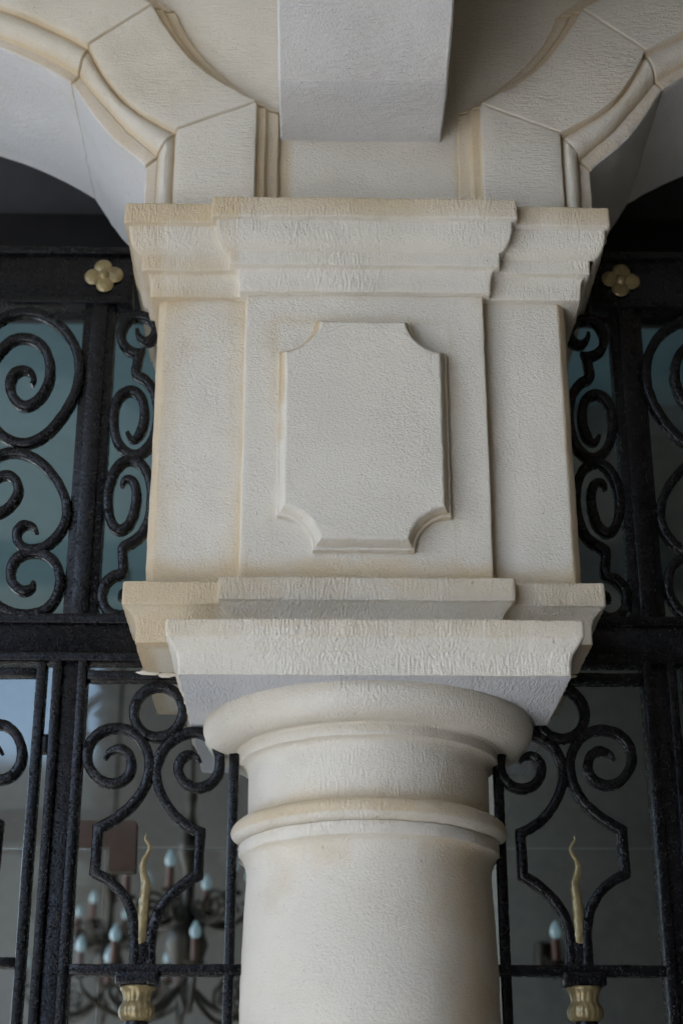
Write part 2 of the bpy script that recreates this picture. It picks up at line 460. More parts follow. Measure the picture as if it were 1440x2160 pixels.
# ================================================================== IMPOST BLOCK
WX, CX = 0.404, 0.231
YW, YC, YB = -0.190, -0.215, 0.250
S0 = -0.003
def plan_imp(w=WX, c=CX, ch=0.0, wr=0.395):
    if ch:
        p = [(-w, YB), (-w, YW+ch), (-w+ch, YW), (-c, YW), (-c, YC), (c, YC), (c, YW), (wr-ch, YW), (wr, YW+ch), (wr, YB)]
    else:
        p = [(-w, YB), (-w, YW), (-c, YW), (-c, YC), (c, YC), (c, YW), (wr, YW), (wr, YB)]
    return [(x+S0, y) for x, y in p]
imp = thing('impost_block', 'cream stone impost block with a raised notched panel standing on the column capital', 'impost', (S0, 0, 2.484))

def left_stain(x, y, z):
    # old ochre brushwork on the left shoulder of the block
    s = 0.0
    if x < -0.25: s += 0.42
    if x < -0.40: s += 0.18
    return s
d1 = [(0.0, 3.204, .15)]
zz = 3.204
while zz > 2.603:
    zz -= 0.02
    d1.append((0.0, max(zz, 2.598), 0.45 if zz < 2.63 else (0.22 if zz < 2.66 else 0.04)))
PX, PZ0, PZ1 = -0.0075, 2.660, 3.139
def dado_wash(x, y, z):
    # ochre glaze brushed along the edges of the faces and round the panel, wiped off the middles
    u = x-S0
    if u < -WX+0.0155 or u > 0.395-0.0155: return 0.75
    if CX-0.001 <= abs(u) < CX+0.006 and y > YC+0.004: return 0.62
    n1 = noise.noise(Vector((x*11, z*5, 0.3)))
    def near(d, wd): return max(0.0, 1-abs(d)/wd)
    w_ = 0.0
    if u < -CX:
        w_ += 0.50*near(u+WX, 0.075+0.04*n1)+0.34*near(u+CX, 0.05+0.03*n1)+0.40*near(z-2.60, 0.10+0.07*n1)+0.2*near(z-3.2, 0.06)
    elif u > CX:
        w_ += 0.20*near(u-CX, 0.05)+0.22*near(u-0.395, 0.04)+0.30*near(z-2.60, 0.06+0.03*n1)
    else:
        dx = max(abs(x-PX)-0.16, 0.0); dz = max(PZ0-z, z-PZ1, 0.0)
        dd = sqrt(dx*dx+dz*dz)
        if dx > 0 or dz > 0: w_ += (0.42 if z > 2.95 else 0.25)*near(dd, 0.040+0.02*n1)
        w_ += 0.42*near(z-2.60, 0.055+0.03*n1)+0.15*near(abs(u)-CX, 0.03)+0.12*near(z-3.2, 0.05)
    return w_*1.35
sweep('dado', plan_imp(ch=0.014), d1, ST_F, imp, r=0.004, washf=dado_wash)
cor = thing  # (name kept short below)
C1 = round_prof([(-0.05, 3.386, .3), (0.062, 3.386, .75), (0.067, 3.384, .75), (0.0675, 3.345, .55), (0.0665, 3.340, .3), (0.058, 3.3375, .1)], 0.003)
C2 = [(0.058, 3.3375, .1), (0.0575, 3.330, .02), (0.0565, 3.318, 0), (0.0545, 3.308, 0), (0.051, 3.298, 0), (0.046, 3.290, 0), (0.040, 3.284, 0), (0.034, 3.281, .1)]
C3 = round_prof([(0.034, 3.281, .1), (0.0335, 3.279, .2), (0.033, 3.256, .2), (0.032, 3.252, .1), (0.0225, 3.2495, .1), (0.0185, 3.243, 0), (0.0162, 3.233, 0), (0.015, 3.220, .04), (0.0148, 3.206, .15), (0.0135, 3.2025, .2), (-0.03, 3.201, .1)], 0.0018)
co = sweep('cornice', plan_imp(wr=0.417), dense(C2, 0.02), ST_V, imp, r=0.005, washf=left_stain)
sweep('top_fillet', plan_imp(wr=0.417), dense(C1, 0.025), ST_V, co, r=0.006, washf=left_stain)
sweep('lower_band', plan_imp(wr=0.411), dense(C3, 0.02), ST_V, co, r=0.005, washf=left_stain)
B1 = round_prof([(-0.004, 2.601, .6), (0.031, 2.601, .6), (0.0345, 2.599, .55), (0.035, 2.560, .5), (0.034, 2.5565, .3), (0.030, 2.5545, .3)], 0.003)
B2 = round_prof([(0.030, 2.5545, .3), (0.0265, 2.551, .25), (0.020, 2.545, .3), (0.0145, 2.537, .4), (0.011, 2.527, .45), (0.010, 2.515, .5), (0.010, 2.492, .5), (-0.03, 2.4905, .05), (-0.12, 2.4905, 0)], 0.002)
def left_stain2(x, y, z):
    return 0.38 if (x < -0.27 and z > 2.4912) else 0.0
bm_ = sweep('base_moulding', plan_imp(), dense(B2, 0.02), ST_V, imp, r=0.004, washf=left_stain2)
sweep('top_fillet', plan_imp(), dense(B1, 0.02), ST_V, bm_, r=0.006, washf=left_stain2)

def smear(cx, cy, cz, sx_, sz_, seed):
    V, F_ = [], []
    n_, m_ = 18, 5
    for i in range(m_+1):
        a = pi/2*i/m_
        for k in range(n_):
            b = 2*pi*k/n_
            rr = cos(a)*(1+0.45*noise.noise(Vector((cos(b)*1.7, sin(b)*1.7, seed))))
            V.append(Vector((cx+sx_*rr*cos(b), cy-0.004*sin(a), cz+sz_*rr*sin(b)+0.3*sz_*noise.noise(Vector((b*1.3, seed, 0))))))
    for i in range(m_):
        for k in range(n_): F_.append((i*n_+k, i*n_+(k+1) % n_, (i+1)*n_+(k+1) % n_, (i+1)*n_+k))
    return mesh('mortar_smear', V, F_, ST_F, imp, wobble=1)
smear(-0.408, -0.029, 2.4895, 0.024, 0.0045, 1.3)
smear(-0.372, -0.029, 2.4855, 0.020, 0.005, 5.1)
smear(0.386, -0.029, 2.4865, 0.014, 0.004, 8.2)

# raised panel with scooped corners
PX, PZ0, PZ1 = -0.0075, 2.660, 3.139
HX, HZ, PR = 0.1605, (PZ1-PZ0)/2, 0.068
def panel_outline(d):
    zc = (PZ0+PZ1)/2; out = []
    r = PR+d
    k = sqrt(max(0, r*r-d*d))
    a0 = math.asin(min(1, d/r))
    for (sx, sz) in ((1, 1), (-1, 1), (-1, -1), (1, -1)):
        arc = []
        for i in range(15):
            a = a0+(pi/2-2*a0)*i/14
            arc.append((PX+sx*(HX-r*sin(a)), zc+sz*(HZ-r*cos(a))))
        if sx*sz < 0: arc.reverse()
        out += arc
    # divide the straight runs
    res = []
    m = len(out)
    for i in range(m):
        a, b = Vector(out[i]), Vector(out[(i+1) % m])
        res.append(a)
        if i % 15 == 14:
            for j in range(1, 20): res.append(a.lerp(b, j/20))
    return res
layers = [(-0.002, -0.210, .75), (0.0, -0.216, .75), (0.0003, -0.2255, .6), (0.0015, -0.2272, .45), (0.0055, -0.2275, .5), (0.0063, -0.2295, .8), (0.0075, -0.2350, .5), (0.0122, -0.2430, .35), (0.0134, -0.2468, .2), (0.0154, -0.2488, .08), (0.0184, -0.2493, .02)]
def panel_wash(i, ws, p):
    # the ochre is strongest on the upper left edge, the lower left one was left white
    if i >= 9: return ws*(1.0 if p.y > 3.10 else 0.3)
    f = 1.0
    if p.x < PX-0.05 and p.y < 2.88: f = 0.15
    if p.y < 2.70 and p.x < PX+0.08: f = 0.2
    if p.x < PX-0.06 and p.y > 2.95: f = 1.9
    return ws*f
V = []; Fc = []; W = []
for i, (d, y, ws) in enumerate(layers):
    ol = panel_outline(d); m = len(ol)
    for p in ol: V.append(Vector((p.x, y, p.y))); W.append(panel_wash(i, ws, p))
def ringfaces(n0, n1, m):
    F_ = []
    for i in range(n0, n1):
        for j in range(m):
            a = i*m+j; b = i*m+(j+1) % m; F_.append((a, b, b+m, a+m))
    return F_
pn = mesh('raised_panel', V[(len(layers)-1)*m:], [tuple(range(m))], ST_F, imp, W[(len(layers)-1)*m:], wobble=1, tri=True)
mesh('panel_edge', V, ringfaces(0, len(layers)-1, m), ST_F, pn, W, wobble=1)

# ================================================================== ARCHES
XM, ZC_, RA = 1.12, 3.0215, 0.873           # crown arc of the opening, mirrored for the two bays
SH = 0.008
Z0 = 3.3875
# scooped shoulder of the left arch, traced on the wall face, front plane y = -.19
TR = {
    'intrados': [(305, 340), (280, 317), (240, 285), (200, 240), (172, 200), (148, 163)],
    'fillet': [(330, 320), (302, 296), (262, 262), (222, 218), (192, 184), (165, 150)],
    'face_in': [(368, 275), (320, 250), (280, 225), (250, 200), (225, 167), (205, 135), (187, 97)],
    'face_out': [(540, 217), (515, 202), (475, 182), (435, 155), (400, 125), (370, 88), (345, 52), (322, 12)],
    'strip': [(588, 222), (562, 208), (535, 193), (482, 154), (438, 114), (404, 74), (384, 40), (371, 8)],
}
JX = {'intrados': 0.4565, 'fillet': 0.4325, 'face_in': 0.3965, 'face_out': 0.2315, 'strip': 0.1835}
RO = {'intrados': 0.0, 'fillet': 0.0215, 'face_in': 0.086, 'face_out': 0.251, 'strip': 0.297}
NS = 26
def curves(sx):
    """for each line of the moulding: jamb, scoop and crown runs as (x, z) points"""
    C = {}
    for k in TR:
        sc_ = [Vector(at(px, py, -0.195)) for px, py in TR[k]]
        sc_ = resample(catmull([(-(p.x-SH), p.y) for p in sc_], 6), NS)      # distance from the axis, height
        # let the scoop begin on the jamb line
        dx = JX[k]-sc_[0].x
        sc_ = [Vector((p.x+dx*(1-i/(NS-1)), p.y)) for i, p in enumerate(sc_)]
        jamb = resample([Vector((JX[k], Z0)), sc_[0]], 10)
        r = RA+RO[k]
        e = sc_[-1]
        r0 = sqrt((XM-e.x)**2+(e.y-ZC_)**2)
        a0 = math.atan2(e.y-ZC_, XM-e.x)           # angle seen from the arc centre
        crown = []
        for i in range(27):
            t = i/26; a = a0+(pi/2-a0)*t
            rr = r+(r0-r)*max(0, 1-t*3)
            crown.append(Vector((XM-rr*cos(a), ZC_+rr*sin(a))))
        C[k] = [[Vector((sx*p.x+SH, p.y)) for p in run] for run in (jamb, sc_, crown)]
    return C

def station(C, run, i):
    """profile across the archivolt: list of (x, y, z, wash, group)"""
    I, F1, F2, F3, S = (C[k][run][i] for k in ('intrados', 'fillet', 'face_in', 'face_out', 'strip'))
    def P(v, y, ws, g): return (v.x, y, v.y, ws, g)
    out = [P(I, YB, 0.05, 'b')]
    for k in range(1, 22):
        y = YB+(-0.172-YB)*k/22; out.append(P(I, y, 0.05, 'b'))
    out += [P(I.lerp(F1, 0.02), -0.1735, 0.2, 'b'), P(I.lerp(F1, 0.14), -0.1765, 0.55, 'b'), P(I.lerp(F1, 0.55), -0.177, 0.55, 'b'), P(I.lerp(F1, 0.94), -0.177, 0.6, 'b')]
    m = []
    for t, y, ws in ((-0.02, -0.177, .7), (0.03, -0.181, .8), (0.10, -0.1865, .5), (0.25, -0.1935, .25), (0.45, -0.1975, .15), (0.65, -0.1965, .2), (0.82, -0.191, .3), (0.90, -0.1865, .75), (0.96, -0.1855, .85), (0.99, -0.189, .6)):
        m.append(P(F1.lerp(F2, t), y, ws, 'm'))
    out += m
    f = []
    for t, y, ws in ((0.004, -0.195, .5), (0.018, -0.2005, .3), (0.04, -0.202, .18), (0.2, -0.202, .12), (0.4, -0.202, .1), (0.6, -0.202, .1), (0.8, -0.202, .12), (0.965, -0.202, .2), (0.99, -0.2005, .3), (1.0, -0.197, .5)):
        f.append(P(F2.lerp(F3, t), y, ws, 'f'))
    out += f
    s = []
    for t, y, ws in ((0.0, -0.19, .8), (0.05, -0.186, .9), (0.36, -0.1845, .8), (0.42, -0.180, .95), (0.50, -0.1735, .75), (0.68, -0.171, .62), (0.90, -0.1705, .75), (0.97, -0.167, .95), (1.0, -0.150, .95)):
        s.append(P(F3.lerp(S, t), y, ws, 's'))
    return out+s

def voussoir(name, parent, C, run, i0, i1, gap0=True, gap1=True):
    """one stone of the arch between stations; its inner roll and outer step are children"""
    st = [station(C, run, i) for i in range(i0, i1+1)]
    # open the joint by drawing the end stations in, and soften its arris
    g = 0.0004
    def toward(a, b, d):
        r = []
        for p, q in zip(a, b):
            v = Vector(q[:3])-Vector(p[:3]); L = v.length
            v = v*(min(d/L, 0.45) if L > 1e-6 else 0)
            r.append((p[0]+v.x, p[1]+v.y, p[2]+v.z, p[3], p[4]))
        return r
    def sink(a, d):
        return [(p[0], p[1]+(d if p[4] != 'b' or p[1] < -0.16 else 0), p[2], p[3]+.35, p[4]) for p in a]
    s2 = list(st)
    if gap0:
        e = toward(st[0], st[1], g); e2 = toward(st[0], st[1], 0.0046); e1 = toward(st[0], st[1], 0.0022)
        s2 = [sink(e, 0.0075), sink(e1, 0.0034), e2]+s2[1:]
    if gap1:
        e = toward(st[-1], st[-2], g); e2 = toward(st[-1], st[-2], 0.0046); e1 = toward(st[-1], st[-2], 0.0022)
        s2 = s2[:-1]+[e2, sink(e1, 0.0034), sink(e, 0.0075)]
    def strip(nm, grp, mat, par, join=None):
        idx = [k for k, p in enumerate(s2[0]) if p[4] in grp]
        if join: idx = [idx[0]-1]+idx if join == 'a' else idx+[idx[-1]+1]
        V, W, F_ = [], [], []
        n = len(idx)
        for row in s2:
            for k in idx: V.append(Vector(row[k][:3])); W.append(row[k][3])
        for a in range(len(s2)-1):
            for b in range(n-1):
                F_.append((a*n+b, a*n+b+1, (a+1)*n+b+1, (a+1)*n+b))
        return mesh(nm, V, F_, mat, par, W, wobble=1.0)
    body = strip('voussoir', ('f',), ST_H, parent)
    strip('soffit', ('b',), ST_W, body)
    strip('roll_moulding', ('m',), ST_F, body, 'b')
    strip('outer_step', ('s',), ST_F, body, 'a')
    return body

def make_arch(sx, label):
    a = thing('arch', label, 'arch', (sx*XM, 0, Z0), 'scooped stone arches springing from the impost')
    C = curves(sx)
    voussoir('voussoir', a, C, 0, 0, 9, False, True)
    voussoir('voussoir', a, C, 1, 0, NS-1)
    voussoir('voussoir', a, C, 2, 0, 13)
    voussoir('voussoir', a, C, 2, 13, 26)
    return a, C
archL, CL = make_arch(-1, 'bright stone arch with scooped shoulder springing to the left, white soffit')
archR, CR = make_arch(1, 'stone arch with scooped shoulder springing to the right, its soffit in shade')

# wall over the arches (recessed behind the archivolts)
wall = thing('arcade_wall', 'recessed plain cream wall between the two arches behind the rib', 'wall', (0, 0, Z0))
YS = -0.160
def wall_piece(sx, C):
    # between the outer step of one arch and the middle line, up to the porch ceiling
    edge = []
    for run in range(3):
        pts = C['strip'][run]
        edge += pts if run == 0 else pts[1:]
    inner = C['face_out']
    # thick wall: front sheet, subdivided as a fan of quads up to a straight top line
    top = 4.618
    V, F_, W = [], [], []
    n = len(edge)
    for p in edge:
        for k in range(7):
            t = k/6
            # from the arch edge up to the ceiling for the crown, towards the middle line for the jamb
            V.append(Vector((p.x, YS, p.y+(top-p.y)*t))); W.append(0.3*max(0, 1-t*6))
    for a in range(n-1):
        for b in range(6):
            F_.append((a*7+b, a*7+b+1, (a+1)*7+b+1, (a+1)*7+b))
    return V, F_, W
V, F_, W = [], [], []
for sx, C in ((-1, CL), (1, CR)):
    v, f, ww = wall_piece(sx, C); o0 = len(V)
    V += v; W += ww; F_ += [tuple(i+o0 for i in q) for q in f]
mesh('spandrel', V, F_, ST_H, wall, W, wobble=0.6)
# middle strip between the two outer steps
V, F_, W = [], [], []
xs = [-0.186+SH+0.372*i/20 for i in range(21)]
zs2 = [Z0-0.002+(4.618-Z0)*k/50 for k in range(51)]
for x in xs:
    for z in zs2:
        V.append(Vector((x, YS+0.001, z))); W.append((0.75 if (x < -0.150 or x > 0.182) and z < 3.62 else 0.12)+(0.35 if z < Z0+0.012 else 0))
for a in range(20):
    for b in range(50):
        F_.append((a*51+b, a*51+b+1, (a+1)*51+b+1, (a+1)*51+b))
mesh('springer_face', V, F_, ST_F, wall, W, wobble=1)
# back of the wall and its mass above the arch heads
for sx, C in ((-1, CL), (1, CR)):
    V, F_ = [], []
    edge = []
    for run in range(3):
        pts = C['intrados'][run]; edge += pts if run == 0 else pts[1:]
    for p in edge:
        V.append(Vector((p.x, YB, p.y))); V.append(Vector((p.x, YB, 4.618)))
    for a in range(len(edge)-1): F_.append((2*a, 2*a+1, 2*a+3, 2*a+2))
    p0 = edge[0]; o0 = len(V)
    V += [Vector((SH, YB, Z0)), Vector((SH, YB, 4.618)), Vector((p0.x, YB, Z0)), Vector((p0.x, YB, 4.618))]
    F_.append((o0, o0+1, o0+3, o0+2))
    mesh('back_face', V, F_, PLASTER, wall)

# ================================================================== TRANSVERSE RIB
rib = thing('vault_rib', 'square pale stone rib running overhead towards the viewer above the impost', 'rib', (-0.005, -0.16, 3.607))
RP = [(-0.150, 3.6065), (-0.165, 3.6065), (-0.25, 3.607), (-0.335, 3.611), (-0.345, 3.612), (-0.43, 3.639), (-0.52, 3.668), (-0.70, 3.74), (-0.95, 3.85), (-1.3, 3.99), (-1.7, 4.12), (-2.2, 4.23), (-2.8, 4.31), (-3.4, 4.34), (-4.5, 4.345)]
def rib_stone(nm, a, b, gap=True):
    x0, x1 = -0.1745, 0.1605
    rows = []
    seg = dense([(p[0], p[1], 0) for p in RP[a:b+1]], 0.03)
    V, F_, W = [], [], []
    nx = 24
    sect_w = [x0, x0] + [x0+0.004+(x1-x0-0.008)*i/(nx-1) for i in range(nx)] + [x1, x1]
    for k, (y, z, _) in enumerate(seg):
        e = 0.002 if (gap and k in (0, len(seg)-1)) else 0
        for j, x in enumerate(sect_w):
            if j in (0, len(sect_w)-1): zz = 4.63
            elif j in (1, len(sect_w)-2): zz = z+0.004+e
            else: zz = z+e
            V.append(Vector((x, y, zz))); W.append(0.35 if k == 0 and a == 0 else 0.0)
    n = len(sect_w)
    for k in range(len(seg)-1):
        for j in range(n-1): F_.append((k*n+j, k*n+j+1, (k+1)*n+j+1, (k+1)*n+j))
    F_.append(tuple(range(n))); F_.append(tuple((len(seg)-1)*n+j for j in range(n)))
    return mesh(nm, V, F_, ST_RIB, rib, W, wobble=1.0, tri=True)
ST_RIB = stone('stone_rib_combed', (40, 260, 260), cream=(0.70, 0.68, 0.635), streak_amt=0.7)
ST_RIB0 = stone('stone_rib_grey', (40, 260, 260), cream=(0.645, 0.63, 0.595), streak_amt=0.6)
r0_ = rib_stone('rib_stone', 0, 4); r0_.data.materials[0] = ST_RIB0
rib_stone('rib_stone', 4, 8)
rib_stone('rib_stone', 8, 14)

# ================================================================== IRONWORK
YG = -0.020
def zoomed(ox, oy, s, pts):
    return [at(ox+x/s, oy+y/s, YG) for x, y in pts]
def mirror(pts, sx): return [(-sx*p[0], p[1]) if sx > 0 else p for p in pts]

M5 = lambda pts: zoomed(0, 1400, 2.6667, pts)
M3 = lambda pts: zoomed(0, 500, 4.0, pts)
M4 = lambda pts: zoomed(0, 950, 4.0, pts)

LEFT_SCROLL = M5([(592, 540), (612, 505), (650, 485), (695, 487), (733, 525), (742, 590), (712, 645), (650, 676), (580, 665), (525, 615), (494, 550), (500, 470), (540, 410), (605, 372), (685, 366), (755, 392), (808, 450), (838, 520), (842, 600), (818, 690), (765, 775), (690, 845), (615, 895), (553, 930)])
LEFT_KINK = M5([(553, 930), (546, 1040), (535, 1178)])
LEFT_LOW = M5([(535, 1178), (600, 1212), (675, 1275), (728, 1360), (752, 1450), (758, 1560), (757, 1700)])
RIGHT_SCROLL = M5([(1128, 552), (1105, 522), (1065, 512), (1025, 535), (1004, 590), (1020, 645), (1062, 685), (1125, 698), (1190, 672), (1232, 610), (1236, 530), (1205, 450), (1145, 396), (1075, 388), (1000, 415), (935, 465), (893, 540), (880, 610), (895, 700), (940, 795), (1000, 870), (1075, 925), (1128, 950)])
RIGHT_KINK = M5([(1128, 950), (1120, 1070), (1115, 1190)])
RIGHT_LOW = M5([(1115, 1190), (1045, 1232), (965, 1300), (900, 1385), (862, 1475), (850, 1560), (845, 1700)])
RING_C = M5([(893, 272)])[0]
FLAME = M5([(793, 1600), (799, 1500), (806, 1400), (814, 1310), (823, 1250), (813, 1195), (803, 1150), (810, 1108), (830, 1072), (843, 1042), (836, 1012), (818, 988), (826, 958)])
FLAME_W = [0.022, 0.025, 0.023, 0.021, 0.0195, 0.018, 0.017, 0.015, 0.0125, 0.010, 0.008, 0.0055, 0.002]

def spiky(name, pts, ws, y, mat, parent):
    P2 = resample(catmull(pts, 6), 60)
    V, F_ = [], []
    n = len(P2)
    for i, p in enumerate(P2):
        t = (P2[min(i+1, n-1)]-P2[max(i-1, 0)]).normalized(); nn = Vector((-t.y, t.x))
        u = i/(n-1)*(len(ws)-1); k = min(int(u), len(ws)-2); wd = ws[k]+(ws[k+1]-ws[k])*(u-k)
        for a in range(10):
            an = 2*pi*a/10
            v = Vector((p.x+nn.x*cos(an)*wd/2, y+sin(an)*wd*0.32, p.y+nn.y*cos(an)*wd/2))
            V.append(v+noise.noise_vector(v*90)*0.0010)
    for i in range(n-1):
        for a in range(10): F_.append((i*10+a, i*10+(a+1) % 10, (i+1)*10+(a+1) % 10, (i+1)*10+a))
    F_.append(tuple(range(10))); F_.append(tuple((n-1)*10+a for a in range(10)))
    return mesh(name, V, F_, mat, parent)

def motif(parent, sx, dx=0.0, dz=0.0):
    """lyre of two scrolls, a ring, a gilt flame and a gilt knop"""
    def T(pts): return [(p[0]+dx, p[1]+dz) for p in pts] if sx < 0 else [(-(p[0]+dx), p[1]+dz) for p in pts]
    bw_, bd = 0.0178, 0.023
    for s_, k_, l_ in ((LEFT_SCROLL, LEFT_KINK, LEFT_LOW), (RIGHT_SCROLL, RIGHT_KINK, RIGHT_LOW)):
        yy = YG if s_ is LEFT_SCROLL else YG+0.0015
        path = resample(catmull(s_, 6), 120)[:-1]+[Vector(p) for p in k_]+resample(catmull(l_, 6), 40)[1:]
        bar('scroll', T([(p.x, p.y) for p in path]), bw_, bd, yy, IRON, parent, taper=(0.35, 1.0))
    rc = RING_C
    ring = [(rc[0]+0.0455*cos(a), rc[1]+0.049*sin(a)) for a in [2*pi*k/48 for k in range(49)]]
    bar('ring', T(ring), 0.0182, 0.023, YG+0.001, IRON, parent)
    fl_ = spiky('flame', T(FLAME), FLAME_W, YG-0.003, GOLD, parent)
    c = T(M5([(778, 1775)]))[0]
    cx, cz = c
    box('collar', cx-0.038, cx+0.038, YG-0.022, YG+0.022, cz-0.012, cz+0.012, IRON, parent, 0.003, wobble=0.6)
    box('flame_seat', cx-0.017, cx+0.019, YG-0.010, YG+0.010, cz+0.012, cz+0.064, IRON, parent, 0.003)
    zt = cz-0.012
    kp = [(0.010, 0), (0.034, -0.001), (0.0355, -0.004), (0.0345, -0.007), (0.031, -0.010), (0.0285, -0.016), (0.027, -0.024), (0.0275, -0.029), (0.030, -0.032), (0.033, -0.036), (0.0355, -0.042), (0.036, -0.048), (0.0345, -0.055), (0.031, -0.060), (0.026, -0.063), (0.022, -0.064)]
    def md(a, z):
        h = zt-z
        k = 0.045 if h > 0.03 else 0.07
        return 1+k*abs(sin(a*6 if h < 0.03 else a*9))-k*0.5 if 0.008 < h < 0.058 else 1.0
    lathe('knop', [(r*0.87, zt+z*0.93) for r, z in kp], cx, YG, GOLD, parent, seg=72, mod=md)
    lathe('baluster', [(0.0195, zt-0.058), (0.0215, zt-0.063), (0.0205, zt-0.070), (0.020, zt-0.10), (0.020, zt-0.20), (0.0195, zt-0.5), (0.0195, 0.9)], cx, YG, IRON, parent, seg=24)
    return cx

# transom scrolls of the wide panel and of the narrow one
WIDE_A = M3([(268, 1252), (290, 1205), (268, 1150), (205, 1128), (140, 1148), (98, 1210), (95, 1300), (135, 1385), (205, 1432), (285, 1412), (370, 1330), (422, 1210), (428, 1085), (388, 960), (305, 885), (205, 858), (100, 885), (15, 965), (-70, 1085), (-120, 1240), (-120, 1420), (-60, 1590), (50, 1700), (180, 1748), (300, 1728), (430, 1640), (545, 1500), (625, 1360), (668, 1220), (672, 1070), (640, 940), (565, 815), (450, 715), (320, 655), (190, 645), (70, 675), (-60, 760), (-170, 880)])
WIDE_B = M4([(312, 700), (300, 660), (255, 635), (195, 640), (152, 690), (150, 760), (190, 818), (270, 842), (370, 822), (465, 755), (535, 660), (568, 550), (560, 430), (510, 305), (430, 190), (330, 95), (220, 40), (110, 22), (0, 50), (-100, 120), (-175, 240), (-190, 390), (-140, 500), (-50, 545), (40, 515), (120, 440), (162, 350), (145, 270), (85, 218), (10, 225), (-40, 270)])
WIDE_C = M4([(292, 1112), (270, 1165), (205, 1192), (140, 1160), (98, 1080), (110, 970), (175, 895), (280, 866), (390, 888), (472, 960), (510, 1060), (502, 1180), (452, 1290), (365, 1362), (245, 1388), (125, 1378), (20, 1335), (-60, 1260)])
NARROW_A = M3([(1158, 775), (1172, 835), (1222, 880), (1285, 860), (1318, 790), (1290, 712), (1215, 668), (1120, 672), (1055, 730), (1025, 820), (1040, 898), (1092, 955), (1168, 985), (1170, 985), (1160, 1070), (1150, 1155), (1230, 1205), (1295, 1295), (1328, 1420), (1330, 1560), (1295, 1700), (1225, 1800), (1140, 1838), (1050, 1800), (985, 1705), (962, 1570), (972, 1435), (1012, 1345), (1080, 1298), (1150, 1310), (1205, 1380), (1222, 1490), (1205, 1605), (1158, 1690), (1110, 1705), (1075, 1645)])
NARROW_B = M4([(1030, 302), (1042, 258), (1080, 238), (1125, 265), (1152, 340), (1150, 440), (1122, 560), (1070, 645), (1000, 670), (940, 600), (912, 460), (918, 330), (960, 195), (1035, 100), (1120, 78), (1210, 135), (1268, 260), (1282, 410), (1262, 570), (1215, 685), (1145, 755), (1042, 822), (1040, 920), (1035, 1030), (955, 1065), (888, 1130), (862, 1230), (888, 1325), (955, 1385), (1050, 1388), (1115, 1330), (1125, 1250), (1085, 1195), (1030, 1205), (1010, 1260)])

def rosette(parent, cx, cz, sx):
    root = None
    def lobe(nm, ox, oz, r, hgt, y0, par):
        V, F_ = [], []
        n, mm = 16, 7
        for i in range(mm+1):
            a = pi/2*i/mm
            for k in range(n):
                b = 2*pi*k/n
                rr = r*cos(a)*1.0
                v = Vector((cx+ox+rr*cos(b), y0-hgt*sin(a), cz+oz+rr*sin(b)))
                V.append(v+noise.noise_vector(v*80)*0.0012)
        for i in range(mm):
            for k in range(n): F_.append((i*n+k, i*n+(k+1) % n, (i+1)*n+(k+1) % n, (i+1)*n+k))
        return mesh(nm, V, F_, GOLD, par, angle=80)
    root = lobe('rosette', 0, 0, 0.0125, 0.0095, YG-0.012, parent)
    for k in range(4):
        a = pi/2*k+0.12*(-sx)
        lobe('petal', 0.0215*cos(a), 0.0205*sin(a), 0.0195, 0.0065, YG-0.010, root)
    return root

